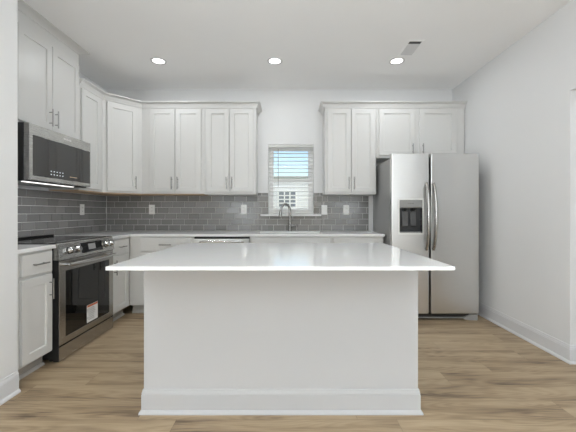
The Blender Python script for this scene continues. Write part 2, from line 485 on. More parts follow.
# ------------------------------------------------------------------ window over the sink
wy = YB + 0.085
wf = MB()
fw = 0.035
wf.grid('xz', [WX0, WX0 + fw, WX1 - fw, WX1], [WZ0, WZ0 + fw, WZ1 - fw, WZ1], lambda i, j: not (i == 1 and j == 1), wy, wy + 0.06, 0.003)
win = struct(wf.build('window_1', 'vinyl'))
zm = 1.15 + 32 / 76.0
MB().grid('xz', [WX0 + fw, WX0 + fw + 0.03, WX1 - fw - 0.03, WX1 - fw], [zm - 0.02, zm + 0.02, WZ1 - fw - 0.03, WZ1 - fw], lambda i, j: not (i == 1 and j == 1), wy + 0.03, wy + 0.055, 0.002).build('upper_sash', 'vinyl', win)
MB().grid('xz', [WX0 + fw, WX0 + fw + 0.03, WX1 - fw - 0.03, WX1 - fw], [WZ0 + fw, WZ0 + fw + 0.045, zm - 0.022, zm + 0.02], lambda i, j: not (i == 1 and j == 1), wy + 0.004, wy + 0.028, 0.002).build('lower_sash', 'vinyl', win)
MB().box(WX0 + fw + 0.03, WX1 - fw - 0.03, wy + 0.041, wy + 0.044, zm + 0.02, WZ1 - fw - 0.03).build('glass_pane', 'pane', win)
MB().box(WX0 + fw + 0.03, WX1 - fw - 0.03, wy + 0.014, wy + 0.017, WZ0 + fw + 0.045, zm - 0.022).build('glass_pane', 'pane', win)
# stool / sill board
tr = MB().grid('xy', [-0.372, WX0 + 0.001, WX1 - 0.001, 0.42], [YB - 0.045, YB - 0.011, wy - 0.001], lambda i, j: not (j == 1 and i != 1), WZ0 - 0.024, WZ0 + 0.001 - 0.002, 0.004).build('trim_1', 'quartz')
tr.location.z = 0.003
struct(tr)

# blind
bl = thing('window_blind', 'white horizontal slat blind, lowered and open, inside the window above the sink', 'blind', (0.5 * (WX0 + WX1), YB + 0.045, WZ0))
bw = (WX1 - WX0) / 2 - 0.006
MB().box(-bw, bw, -0.03, 0.03, WZ1 - WZ0 - 0.032, WZ1 - WZ0 - 0.001, 0.003).build('headrail', 'blind', bl)
MB().box(-bw - 0.003, bw + 0.003, -0.042, -0.031, WZ1 - WZ0 - 0.038, WZ1 - WZ0 - 0.001, 0.002).build('valance', 'blind', bl)
s = MB()
z = 0.055
ti = math.radians(-1)
while z < WZ1 - WZ0 - 0.045:
    c_, s_ = math.cos(ti) * 0.024, math.sin(ti) * 0.024
    nx_, nz_ = -math.sin(ti) * 0.0014, math.cos(ti) * 0.0014
    s.prism([(-c_ - nx_, z - s_ - nz_), (c_ - nx_, z + s_ - nz_), (c_ + nx_, z + s_ + nz_), (-c_ + nx_, z - s_ + nz_)], -bw, bw, 'yz')
    z += 0.0500
s.build('slats', 'blind', bl)
MB().box(-bw, bw, -0.024, 0.024, 0.012, 0.030, 0.003).build('bottom_rail', 'blind', bl)
for xx in (-bw + 0.09, bw - 0.09):
    MB().box(xx - 0.001, xx + 0.001, -0.027, -0.025, 0.03, WZ1 - WZ0 - 0.05).build('ladder_cord', 'blind', bl)
MB().tube([(-bw + 0.125, -0.045, WZ1 - WZ0 - 0.06), (-bw + 0.125, -0.047, 0.36)], 0.0035, 8).build('tilt_wand', 'panel_grey', bl)

# ------------------------------------------------------------------ outside
struct(MB().box(-40, 40, YB + 0.3, 60, -0.75, -0.65).build('ground', 'lawn'))
hs = thing('house', 'pale sided house with a grey roof seen through the window blind', 'house', (0, 16, -0.65))
MB().box(-7, 7, 0, 7, 0, 3.50).build('wall', 'siding', hs)
sd = MB()
for k in range(18): sd.prism([(-0.02, 0.1 + 0.19 * k), (0.0, 0.1 + 0.19 * k), (0.0, 0.29 + 0.19 * k)], -7, 7, 'yz')
sd.build('siding_boards', 'siding', hs)
MB().prism([(-0.15, 3.51), (-0.15, 3.56), (3.5, 3.80), (7.15, 3.56), (7.15, 3.51)], -7.3, 7.3, 'yz').build('roof', 'roof', hs)
for (a, b, c, d) in ((-0.50, 0.32, 2.05, 2.80), (-3.6, -2.7, 1.5, 2.55), (2.6, 3.5, 1.5, 2.55)):
    f = MB().grid('xz', [a - 0.08, a, b, b + 0.08], [c - 0.08, c, d, d + 0.08], lambda i, j: not (i == 1 and j == 1), -0.05, -0.021).build('window', 'vinyl', hs)
    MB().box(a, b, -0.035, -0.025, c, d).build('pane', 'house_glass', f)
    mu = MB()
    for q in (1, 2): mu.box(a + (b - a) * q / 3 - 0.03, a + (b - a) * q / 3 + 0.03, -0.05, -0.036, c, d)
    for q in (1, 2, 3): mu.box(a, b, -0.0495, -0.0355, c + (d - c) * q / 4 - 0.025, c + (d - c) * q / 4 + 0.025)
    mu.build('muntins', 'vinyl', f)

# ------------------------------------------------------------------ backsplash
TH, TW, GR = 0.0757, 0.152, 0.0046
def backsplash(name, label, loc, rz, length, regions, ph):
    t = thing(name, label, 'backsplash', loc, rz)
    gb = MB(); tb = MB()
    for (x0, x1, z0, z1) in regions:
        gb.box(x0, x1, -0.006, -0.001, z0, z1)
    gb.build('grout', 'grout', t)
    zmax = max(r[3] for r in regions)
    row = 0
    while row * TH < zmax:
        za, zb = row * TH + GR / 2, (row + 1) * TH - GR / 2
        off = ((row + ph) % 3) / 3.0 * TW - TW
        x = off
        while x < length:
            for (x0, x1, z0, z1) in regions:
                a, b = max(x + GR / 2, x0), min(x + TW - GR / 2, x1)
                c, d = max(za, z0), min(zb, z1)
                if b - a > 0.012 and d - c > 0.008:
                    jt = [random.uniform(-0.0004, 0.0004) for _ in range(4)]
                    q = 0.0022
                    y0, y1 = -0.006, -0.0105
                    tb.rings([[(a, y0, c), (b, y0, c), (b, y0, d), (a, y0, d)],
                              [(a, y1 + 0.0018, c), (b, y1 + 0.0018, c), (b, y1 + 0.0018, d), (a, y1 + 0.0018, d)],
                              [(a + q, y1 + jt[0], c + q), (b - q, y1 + jt[1], c + q), (b - q, y1 + jt[2], d - q), (a + q, y1 + jt[0] + jt[2] - jt[1], d - q)]], False, True)
            x += TW
        row += 1
    tb.build('tiles', 'tile', t)
    return t
Z0 = CT + 0.001
UB = 1.372                                       # underside of wall cabinets
ox = XL + 0.013
zt = UB - 0.012 - Z0
regs = [(0, -0.404 - ox - 0.002, 0, zt), (-0.404 - ox, WX0 - ox - 0.001, 0, 1.40 - Z0), (WX0 - ox - 0.001, WX1 - ox + 0.001, 0, WZ0 - 0.023 - Z0), (WX1 - ox + 0.001, 0.437 - ox, 0, 1.40 - Z0), (0.437 - ox + 0.002, 1.040 - ox, 0, zt)]
# leave the sill board free
regs = [regs[0], (regs[1][0], -0.3735 - ox, 0, regs[1][3]), (-0.3735 - ox, WX0 - ox - 0.001, 0, WZ0 - 0.022 - Z0), (-0.3735 - ox, WX0 - ox - 0.001, WZ0 + 0.004 - Z0, 1.40 - Z0), regs[2],
        (WX1 - ox + 0.001, 0.4215 - ox, 0, WZ0 - 0.022 - Z0), (WX1 - ox + 0.001, 0.4215 - ox, WZ0 + 0.004 - Z0, 1.40 - Z0), (0.4215 - ox, 0.437 - ox, 0, 1.40 - Z0), regs[4]]
backsplash('backsplash', 'grey glazed brick-pattern tile backsplash on the back wall around the window', (ox, YB, Z0), 0, 3.45, regs, 1)
bsl = backsplash('backsplash', 'grey glazed brick-pattern tile backsplash on the left wall behind the range', (XL, YP + 0.003, Z0), PI / 2, YB - YP, [(0, YB - YP - 0.016, 0, zt)], 0)
MB().box(YB - YP - 0.0155, YB - YP - 0.0100, -0.0125, -0.001, 0, zt).build('corner_strip', 'white_plastic', bsl)

# ------------------------------------------------------------------ cabinets
def bar_pull(parent, x, z, y, length, vertical=True, r=0.0052):
    b = MB()
    h = length / 2
    so = 0.030
    if vertical:
        b.cyl((x, y - so, z - h), (x, y - so, z + h), r, seg=14)
        for q in (-1, 1): b.cyl((x, y, z + q * h * 0.62), (x, y - so, z + q * h * 0.62), r * 0.85, seg=12)
    else:
        b.cyl((x - h, y - so, z), (x + h, y - so, z), r, seg=14)
        for q in (-1, 1): b.cyl((x + q * h * 0.62, y, z), (x + q * h * 0.62, y - so, z), r * 0.85, seg=12)
    return b.build('handle', 'nickel', parent)

def add_door(root, x0, x1, z0, z1, hx=None, hz=None, hl=0.150, mat='cab'):
    d = MB().shaker(x0, x1, z0, z1, -0.001).build('door', mat, root)
    if hx is not None: bar_pull(d, hx, hz, -0.021, hl)
    return d
def add_drawer(root, x0, x1, z0, z1, pull=True, name='drawer'):
    d = MB().slabfront(x0, x1, z0, z1, -0.001).build(name, 'cab', root)
    if pull: bar_pull(d, (x0 + x1) / 2, (z0 + z1) / 2, -0.021, 0.135, False)
    return d

UD = 0.303
def wall_cabinet(label, loc, rz, w, h, doors, name='wall_cabinet', group=None, under='maple'):
    t = thing(name, label, 'cabinet', loc, rz, group)
    MB().box(0.0006, w - 0.0006, 0, UD, 0, h, 0.001).build('body', 'cab', t)
    MB().box(0.004, w - 0.004, 0.004, UD - 0.002, -0.009, 0).build('bottom_panel', under, t)
    for (x0, x1, z0, z1, hx) in doors:
        if hx is None: add_door(t, x0, x1, z0, z1)
        else: add_door(t, x0, x1, z0, z1, hx, z0 + 0.105 if z1 - z0 > 0.7 else z0 + 0.075, 0.150 if z1 - z0 > 0.7 else 0.12)
    return t
FX = XL + UD + 0.002          # face plane of left wall cabinets
FY = YB - UD - 0.002          # face plane of back wall cabinets
UT = 2.438
MY0, MY1 = 2.433, 3.195       # range / microwave bay
hU = UT - UB
dz0, dz1 = 0.020, hU - 0.042
x0 = -1.788
wall_cabinet('grey two-door wall cabinet on the back wall next to the diagonal corner cabinet', (x0, FY, UB), 0, -1.03 - x0, hU,
             [(0.098, 0.405, dz0, dz1, 0.375), (0.413, 0.722, dz0, dz1, 0.445)])
wall_cabinet('grey two-door wall cabinet left of the window, above the dishwasher', (-1.03, FY, UB), 0, 0.626, hU,
             [(0.030, 0.304, dz0, dz1, 0.276), (0.312, 0.598, dz0, dz1, 0.342)], under='cab')
wall_cabinet('grey two-door wall cabinet right of the window, beside the refrigerator', (0.437, FY, UB), 0, 0.622, hU,
             [(0.030, 0.312, dz0, dz1, 0.284), (0.320, 0.602, dz0, dz1, 0.348)], under='cab')
OFZ = 1.815
wall_cabinet('short grey two-door wall cabinet above the refrigerator', (1.0605, FY, OFZ), 0, 1.072, UT - OFZ,
             [(0.030, 0.463, 0.022, UT - OFZ - 0.042, 0.430), (0.520, 0.965, 0.022, UT - OFZ - 0.042, 0.553)], under='cab')
wall_cabinet('tall grey two-door wall cabinet above the microwave, reaching the ceiling', (FX, MY0, 1.843), PI / 2, MY1 - MY0, H - 0.012 - 1.843,
             [(0.022, 0.377, 0.016, 0.758, 0.343), (0.385, 0.740, 0.016, 0.758, 0.411)])
cy0 = YB - 0.612
wall_cabinet('narrow grey one-door wall cabinet on the left wall between microwave and corner', (FX, MY1, UB), PI / 2, cy0 - MY1, hU,
             [(0.024, 0.340, dz0, dz1, None)])
# diagonal corner cabinet
cc = thing('corner_cabinet', 'grey diagonal one-door wall cabinet in the back left corner', 'cabinet', (FX, cy0, UB), PI / 4)
ca = Matrix.Rotation(-PI / 4, 3, 'Z')
ptsw = [(FX, cy0 + 0.001), (-1.789, FY), (-1.789, YB - 0.002), (XL + 0.002, YB - 0.002), (XL + 0.002, cy0 + 0.001)]
loc_ = [(ca @ (Vector((a, b, 0)) - Vector((FX, cy0, 0)))).xy for a, b in ptsw]
MB().prism([tuple(p) for p in loc_], 0, hU).build('body', 'cab', cc)
cen = sum((Vector(p) for p in loc_), Vector((0, 0))) / 5
MB().prism([tuple(Vector(p) + (cen - Vector(p)).normalized() * 0.005) for p in loc_], -0.009, 0).build('bottom_panel', 'maple', cc)
dl = (Vector(ptsw[1]) - Vector(ptsw[0])).length
y_ = loc_[0].y
dd = MB().shaker(0.045, dl - 0.055, dz0, dz1, -0.001).build('door', 'cab', cc)
bar_pull(dd, dl - 0.085, dz0 + 0.105, -0.021, 0.15)

# crown mouldings
def crown(label, path, side, z0, out, hgt):
    pr = [(0.0006, z0), (0.008, z0), (0.010, z0 + hgt * 0.16), (0.016, z0 + hgt * 0.30), (0.5 * out, z0 + hgt * 0.62), (out - 0.006, z0 + hgt * 0.80), (out, z0 + hgt * 0.84), (out, z0 + hgt), (0.0006, z0 + hgt)]
    return tag(MB().sweep(path, pr, side).build('crown_molding', 'cab'), label, 'molding')
crown('grey crown molding over the wall cabinets left of the window, turning the corner', [(FX, MY1 + 0.003), (FX, cy0), (-1.788, FY), (-0.404, FY), (-0.404, YB - 0.002)], 1, UT - 0.028, 0.055, 0.072)
crown('grey crown molding over the wall cabinets from the window to the right wall', [(0.437, YB - 0.002), (0.437, FY), (XR - 0.003, FY)], 1, UT - 0.028, 0.055, 0.072)
crown('grey crown molding against the ceiling above the microwave cabinet', [(FX, MY0 + 0.001), (FX, MY1 - 0.001), (XL + 0.002, MY1 - 0.001)], 1, 2.712, 0.072, 0.0425)

# base cabinets
BD = 0.605
CB = CT - CTH - 0.001
def base_cabinet(label, loc, rz, w, depth=BD, mat='cab', shoe=True):
    t = thing('base_cabinet', label, 'cabinet', loc, rz)
    MB().box(0.0006, w - 0.0006, 0, depth, 0.105, CB, 0.001).build('body', mat, t)
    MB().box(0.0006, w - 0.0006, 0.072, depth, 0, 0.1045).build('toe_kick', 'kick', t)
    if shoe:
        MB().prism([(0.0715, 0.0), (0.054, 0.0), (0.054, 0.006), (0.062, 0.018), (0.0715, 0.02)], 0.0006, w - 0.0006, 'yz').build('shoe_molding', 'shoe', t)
    return t
LX = XL + BD + 0.002          # front of left run bodies  (-1.788)
BY = YB - BD - 0.002          # front of back run bodies
zd0, zd1, zw0, zw1 = 0.122, 0.690, 0.712, 0.860
t = base_cabinet('grey base cabinet left of the range, half hidden by the foreground wall', (LX, YP + 0.004, 0), PI / 2, MY0 - 0.008 - YP - 0.004)
w = MY0 - 0.008 - YP - 0.004
dr_ = add_drawer(t, 0.070, w - 0.024, zw0, zw1, False)
bar_pull(dr_, 0.205, (zw0 + zw1) / 2, -0.021, 0.14, False)
add_door(t, 0.070, w - 0.024, zd0, zd1, w - 0.052, zd1 - 0.105)
ly = MY1 + 0.008
w = BY - ly
t = base_cabinet('narrow grey base cabinet between the range and the corner', (LX, ly, 0), PI / 2, w)
dr_ = add_drawer(t, 0.015, w - 0.06, zw0, zw1)
add_door(t, 0.015, w - 0.06, zd0, zd1, 0.045, zd1 - 0.105)
t = base_cabinet('grey base cabinet in the corner, left of the dishwasher', (LX + 0.001, BY, 0), 0, -1.062 - LX - 0.001)
add_drawer(t, 0.132, 0.700, zw0, zw1)
add_door(t, 0.132, 0.412, zd0, zd1, 0.382, zd1 - 0.105)
add_door(t, 0.420, 0.700, zd0, zd1, 0.450, zd1 - 0.105)
t = base_cabinet('grey sink base cabinet under the window', (-0.438, BY, 0), 0, 0.908)
t.children[0].data = t.children[0].data  # body kept open below the sink
add_drawer(t, 0.02, 0.888, zw0, zw1, False, 'false_front')
add_door(t, 0.02, 0.450, zd0, zd1, 0.42, zd1 - 0.105)
add_door(t, 0.458, 0.888, zd0, zd1, 0.488, zd1 - 0.105)
t = base_cabinet('grey base cabinet right of the sink, next to the refrigerator', (0.471, BY, 0), 0, 0.588)
add_drawer(t, 0.02, 0.568, zw0, zw1)
add_door(t, 0.02, 0.290, zd0, zd1, 0.26, zd1 - 0.105)
add_door(t, 0.298, 0.568, zd0, zd1, 0.328, zd1 - 0.105)
# open up the sink base below the basin
sb = [o for o in bpy.data.objects if o.get('label', '').startswith('grey sink base')][0]
for ch in list(sb.children):
    if ch.name.startswith('body'):
        bpy.data.objects.remove(ch)
b = MB()
b.box(0.0006, 0.018, 0, BD, 0.105, CB).box(0.890, 0.9074, 0, BD, 0.105, CB).box(0.018, 0.890, 0, 0.018, 0.105, CB).box(0.018, 0.890, BD - 0.01, BD, 0.105, CB).box(0.018, 0.890, 0.018, BD - 0.01, 0.105, 0.123)
b.build('body', 'cab', sb)

# worktops
SX0, SX1, SY0, SY1 = -0.365, 0.385, 3.70, 4.055
cx = XL + 0.002
fxl, fyb = -1.758, YB - 0.637
us = [cx, fxl, SX0, SX1, 1.066]
vs_ = [MY1 + 0.006, fyb, SY0, SY1, YB - 0.0125]
tag(MB().grid('xy', [XL + 0.013, fxl, SX0, SX1, 1.066], vs_, lambda i, j: (i == 0 or j > 0) and not (i == 2 and j == 2), CT - CTH, CT, 0.0025).build('countertop', 'quartz'),
    'white quartz L-shaped countertop along the back wall with the sink cut-out', 'countertop')
tag(MB().box(XL + 0.013, fxl, YP + 0.002, MY0 - 0.006, CT - CTH, CT, 0.0025, 2).build('countertop', 'quartz'),
    'short white quartz countertop left of the range', 'countertop')

# ------------------------------------------------------------------ island
IX0, IX1, IY0, IY1 = -0.831, 0.739, 1.840, 2.560
isl = thing('kitchen_island', 'white panelled kitchen island base with baseboard in the middle of the floor', 'island', ((IX0 + IX1) / 2, (IY0 + IY1) / 2, 0))
ihw, ihd = (IX1 - IX0) / 2, (IY1 - IY0) / 2
IC = 0.900
IT = IC - 0.018 - 0.0006
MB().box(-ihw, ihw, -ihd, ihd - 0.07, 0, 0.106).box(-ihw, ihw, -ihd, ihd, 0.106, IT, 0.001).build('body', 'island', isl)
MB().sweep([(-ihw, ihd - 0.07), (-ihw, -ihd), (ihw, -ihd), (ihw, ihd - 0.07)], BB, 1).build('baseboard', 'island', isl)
isd = 0.38
for k in range(4):
    a = -ihw + 0.02 + k * (2 * ihw - 0.04) / 4 + 0.004
    b_ = a + (2 * ihw - 0.04) / 4 - 0.008
    for (nm, zz0, zz1) in (('door', zd0, zd1), ('drawer', zw0, zw1)):
        mb = MB()
        (mb.shaker if nm == 'door' else mb.slabfront)(a, b_, zz0, zz1, -0.001)
        for v in mb.bm.verts: v.co = Vector((-v.co.x, -v.co.y + ihd, v.co.z))
        d = mb.build(nm, 'cab', isl)
        hb = MB()
        yy = ihd + 0.021
        if nm == 'door':
            hx = -(a + 0.035 if k % 2 else b_ - 0.035)
            hb.cyl((hx, yy + 0.03, zd1 - 0.18), (hx, yy + 0.03, zd1 - 0.03), 0.0052)
            for q in (-0.15, -0.06): hb.cyl((hx, yy, zd1 + q), (hx, yy + 0.03, zd1 + q), 0.0045)
        else:
            hx = -(a + b_) / 2; zq = (zw0 + zw1) / 2
            hb.cyl((hx - 0.068, yy + 0.03, zq), (hx + 0.068, yy + 0.03, zq), 0.0052)
            for q in (-0.042, 0.042): hb.cyl((hx + q, yy, zq), (hx + q, yy + 0.03, zq), 0.0045)
        hb.build('handle', 'nickel', d)
tag(MB().box(-0.841, 0.761, 1.471, 2.604, IC - 0.018, IC, 0.002, 2).build('island_countertop', 'quartz'),
    'large white quartz slab on top of the kitchen island', 'countertop')

# ------------------------------------------------------------------ sink and faucet
sk = thing('sink', 'stainless steel undermount sink below the window', 'sink', ((SX0 + SX1) / 2, (SY0 + SY1) / 2, CT - CTH))
hw, hd, dp = (SX1 - SX0) / 2 + 0.006, (SY1 - SY0) / 2 + 0.006, 0.22
rs = lambda a, b, z: [(-a, -b, z), (a, -b, z), (a, b, z), (-a, b, z)]
MB().rings([rs(hw + 0.012, hd + 0.012, -0.0015), rs(hw, hd, -0.0015), rs(hw - 0.004, hd - 0.004, -dp + 0.02), rs(hw - 0.02, hd - 0.02, -dp), rs(hw - 0.015, hd - 0.015, -dp - 0.002), rs(hw, hd, -dp + 0.02), rs(hw + 0.012, hd + 0.012, -0.004)], True, False)
b = MB()
b.rings([rs(hw + 0.012, hd + 0.012, -0.004), rs(hw + 0.012, hd + 0.012, -0.0015), rs(hw, hd, -0.0015), rs(hw - 0.004, hd - 0.004, -dp + 0.02), rs(hw - 0.02, hd - 0.02, -dp)], False, True)
b.build('basin', 'steel', sk)
MB().cyl((0, 0.05, -dp + 0.0005), (0, 0.05, -dp + 0.004), 0.045).build('drain', 'chrome', sk)
fc = thing('faucet', 'brushed nickel gooseneck kitchen faucet standing behind the sink', 'faucet', (0.012, 4.115, CT + 0.0003))
MB().cyl((0, 0, 0), (0, 0, 0.008), 0.027).cyl((0, 0, 0.008), (0, 0, 0.115), 0.019).build('base', 'nickel', fc)
pts = [(0, 0, 0.114), (0, 0, 0.255)]
R = 0.066
du = Vector((-0.86, -0.51, 0))
for k in range(1, 15):
    a = PI * k / 14 * 0.97
    q = du * (R - R * math.cos(a)); pts.append((q.x, q.y, 0.255 + R * math.sin(a) * 1.35))
MB().tube(pts, 0.0145, 14).build('spout', 'nickel', fc)
e = Vector(pts[-1]); e2 = e + (e - Vector(pts[-2])).normalized() * 0.085
MB().tube([e, e + (e2 - e) * 0.15, e + (e2 - e) * 0.9, e2], [0.013, 0.017, 0.0185, 0.016], 16).build('spray_head', 'nickel', fc)
MB().cyl((0.018, 0, 0.072), (0.040, 0, 0.072), 0.017).tube([(0.036, 0, 0.072), (0.052, -0.004, 0.074), (0.092, -0.012, 0.078)], [0.013, 0.010, 0.009]).build('handle', 'nickel', fc)

# ------------------------------------------------------------------ dishwasher
dw = thing('dishwasher', 'stainless steel dishwasher with dark top control strip left of the sink cabinet', 'dishwasher', (-1.0605, BY - 0.003, 0))
w = 0.6205
MB().box(0.002, w - 0.002, 0.02, 0.59, 0.10, CB - 0.004).build('body', 'black', dw)
MB().box(0.004, w - 0.004, -0.022, 0.019, 0.115, 0.850, 0.004, 2).build('door', 'steel', dw)
MB().box(0.004, w - 0.004, -0.016, 0.019, 0.8515, CB - 0.004, 0.003).build('control_panel', 'black', dw)
MB().tube([(0.07, -0.024, 0.812), (0.09, -0.048, 0.824), (w / 2, -0.056, 0.828), (w - 0.09, -0.048, 0.824), (w - 0.07, -0.024, 0.812)], 0.012, 12).build('handle', 'chrome', dw)
MB().box(0.01, w - 0.01, 0.06, 0.075, 0, 0.0995).build('toe_kick', 'black', dw)

# ------------------------------------------------------------------ range
rg = thing('range', 'stainless steel slide-in electric range with black glass top and a sticker on its oven door', 'stove', (-1.743, MY0 + 0.003, 0), PI / 2)
w = MY1 - MY0 - 0.006
MB().box(0.0, w, 0.045, 0.633, 0.0305, 0.888).build('body', 'black', rg)
for a in (0.05, w - 0.05):
    for b_ in (0.09, 0.58): MB().cyl((a, b_, 0), (a, b_, 0.03), 0.018).build('foot', 'black', rg)
MB().box(-0.001, w + 0.001, 0.022, 0.634, 0.8885, 0.912, 0.003, 2).build('cooktop', 'black_glass', rg)
MB().box(0.0, w, 0.590, 0.634, 0.9125, 0.928, 0.004, 2).build('rear_trim', 'black', rg)
for (a, b_, r) in ((0.19, 0.19, 0.105), (0.57, 0.19, 0.085), (0.19, 0.45, 0.08), (0.57, 0.45, 0.105), (0.38, 0.46, 0.06)):
    q = MB(); q.ring_disc((a, b_), r - 0.003, r, 0.9121, 0.9124); q.build('burner_ring', 'ring', rg)
# sloped control panel
cp = MB().prism([(-0.010, 0.782), (-0.010, 0.790), (0.012, 0.902), (0.018, 0.908), (0.0215, 0.908), (0.0215, 0.887), (0.044, 0.887), (0.044, 0.782)], 0.0, w, 'yz').build('control_panel', 'steel_mid', rg)
sl = Vector((0, 0.022, 0.112)).normalized(); nrm = Vector((0, -sl.z, sl.y))
def onp(x, v): return Vector((x, -0.010, 0.790)) + sl * v
MB().rings([[onp(0.262, 0.014) + nrm * d, onp(0.560, 0.014) + nrm * d, onp(0.560, 0.100) + nrm * d, onp(0.262, 0.100) + nrm * d] for d in (0.0002, 0.003)]).build('display_panel', 'black_glass', rg)
MB().rings([[onp(0.355, 0.035) + nrm * d, onp(0.455, 0.035) + nrm * d, onp(0.455, 0.085) + nrm * d, onp(0.355, 0.085) + nrm * d] for d in (0.0032, 0.0038)]).build('clock_screen', 'panel_grey', rg)
for x in (0.115, 0.200, 0.615, 0.695):
    p = onp(x, 0.056)
    kn = MB().cyl(p + nrm * 0.0003, p + nrm * 0.006, 0.030, 0.029, 24).build('knob_ring', 'black', rg)
    MB().tube([p + nrm * 0.006, p + nrm * 0.034, p + nrm * 0.038], [0.0255, 0.023, 0.020], 24).build('knob', 'chrome', rg)
for a in (0.0, w - 0.003): MB().box(a, a + 0.003, 0.004, 0.0445, 0.012, 0.780).build('side_panel', 'black', rg)
# oven door
od = MB()
od.grid('xz', [0.004, 0.075, w - 0.075, w - 0.004], [0.128, 0.180, 0.690, 0.776], lambda i, j: not (i == 1 and j == 1), 0.0, 0.044, 0.004)
od = od.build('oven_door', 'steel_dark', rg)
MB().box(0.0755, w - 0.0755, 0.003, 0.030, 0.1805, 0.6895).build('window_glass', 'black_glass', od)
hb = MB()
hb.tube([(0.055, -0.045, 0.742), (0.10, -0.055, 0.742), (w / 2, -0.060, 0.742), (w - 0.10, -0.055, 0.742), (w - 0.055, -0.045, 0.742)], 0.0145, 16)
for a in (0.065, w - 0.065): hb.cyl((a, 0.001, 0.742), (a, -0.047, 0.742), 0.012)
hb.build('handle', 'chrome', od)
stx, stz = 0.340, 0.190
st = MB().box(stx, stx + 0.155, 0.0012, 0.0028, stz, stz + 0.150).build('sticker', 'paper', od)
st['label'] = 'white paper warning sticker with a red-orange strip on top'
MB().box(stx + 0.004, stx + 0.151, 0.0004, 0.0011, stz + 0.131, stz + 0.148).build('sticker_strip', 'orange', od)
ln = MB()
for k in range(7):
    zz = stz + 0.115 - k * 0.0155
    ln.box(stx + 0.020, stx + 0.062 + random.uniform(0.03, 0.08), 0.0004, 0.0011, zz, zz + 0.004)
ln.box(stx + 0.007, stx + 0.014, 0.0004, 0.0011, stz + 0.09, stz + 0.12).box(stx + 0.007, stx + 0.014, 0.0004, 0.0011, stz + 0.03, stz + 0.05)
ln.build('sticker_text', 'ink', od)
MB().box(0.004, w - 0.004, 0.002, 0.044, 0.006, 0.118, 0.004, 2).build('storage_drawer', 'steel_dark', rg)

# ------------------------------------------------------------------ microwave
mw = thing('microwave', 'stainless steel over-the-range microwave with smoked glass door mounted above the range', 'microwave', (-1.970, MY0 + 0.002, 1.388), PI / 2)
w = MY1 - MY0 - 0.004
hh = 0.444
MB().box(0, w, 0.042, 0.400, 0.0, hh, 0.002).build('body', 'black', mw)
md = MB().grid('xz', [0.001, 0.038, w - 0.009, w - 0.001], [0.008, 0.044, hh - 0.088, hh - 0.002], lambda i, j: not (i == 1 and j == 1), 0.0, 0.041, 0.004).build('door', 'steel_mid', mw)
MB().box(0.0385, w - 0.0095, 0.002, 0.03, 0.0445, hh - 0.0885).build('window_glass', 'smoke_glass', md)
MB().box(w - 0.165, w - 0.161, 0.0006, 0.0018, 0.0445, hh - 0.0885).build('seam', 'black', md)
for r_ in range(2):
    for k in range(5):
        MB().box(0.226 + k * 0.034, 0.235 + k * 0.034, 0.0006, 0.0018, 0.070 + r_ * 0.026, 0.077 + r_ * 0.026).build('touch_key', 'digits', md)
MB().box(0.455, 0.555, 0.0006, 0.0018, 0.075, 0.079).build('clock_display', 'amber', md)
lettering('brand_lettering', 'FRIGIDAIRE', 0.020, 'white_plastic', md, Matrix.Translation((w * 0.56, -0.0006, hh - 0.042)) @ FRONT)
MB().box(0.03, w - 0.16, 0.060, 0.085, -0.006, -0.0005).build('task_light', 'hoodlight', mw)
ml = area('lamp', (0, 0, 0), (0, 0, -1), 0.5, 0.03, 1.3, (0.95, 0.975, 1.0))
ml.parent = mw; ml.location = (w / 2 - 0.06, 0.0725, -0.008)
fl = MB()
for k in range(2): fl.box(0.06 + k * 0.36, 0.34 + k * 0.36, 0.13, 0.33, -0.005, -0.0005)
fl.build('grease_filter', 'panel_grey', mw)

# ------------------------------------------------------------------ refrigerator
rf = thing('refrigerator', 'tall side-by-side stainless steel refrigerator with in-door dispenser by the right wall', 'refrigerator', (1.086, 3.400, 0))
w, ht = 0.928, 1.772
MB().box(0.006, w - 0.006, 0.074, 0.780, 0.035, ht - 0.045, 0.004).build('body', 'fridge_side', rf)
DX0, DX1, DZ0, DZ1 = 0.080, 0.328, 0.925, 1.280
fd = MB().grid('xz', [0, DX0, DX1, 0.397], [0.072, DZ0, DZ1, ht], lambda i, j: not (i == 1 and j == 1), 0.0, 0.070, 0.010).build('freezer_door', 'steel', rf)
rd = MB().box(0.416, w, 0.0, 0.070, 0.072, ht, 0.010, 3).build('fridge_door', 'steel', rf)
MB().box(0.390, 0.425, 0.0702, 0.0738, 0.08, ht - 0.03).build('gasket', 'black', rf)
MB().box(0.02, w - 0.09, 0.03, 0.073, 0.018, 0.066).build('kick_grille', 'black', rf)
MB().box(0.02, w - 0.09, 0.022, 0.029, 0.020, 0.032).build('grille_rail', 'panel_grey', rf)
MB().prism([(w - 0.16, 0.012), (w - 0.155, 0.030), (w - 0.085, 0.060), (w - 0.012, 0.060), (w - 0.012, 0.0), (w - 0.10, 0.0)], 0.012, 0.072, 'xz').build('foot_cover', 'panel_grey', rf)
MB().prism([(0.16, 0.012), (0.155, 0.030), (0.085, 0.060), (0.012, 0.060), (0.012, 0.0), (0.10, 0.0)], 0.012, 0.072, 'xz').build('foot_cover', 'panel_grey', rf)
for a in (0.03, w - 0.11): MB().box(a, a + 0.08, 0.09, 0.16, ht - 0.0447, ht - 0.010, 0.004).build('hinge_cover', 'fridge_side', rf)
for a in (0.05, w - 0.05): MB().cyl((a, 0.72, 0), (a, 0.72, 0.034), 0.02).build('foot', 'black', rf)
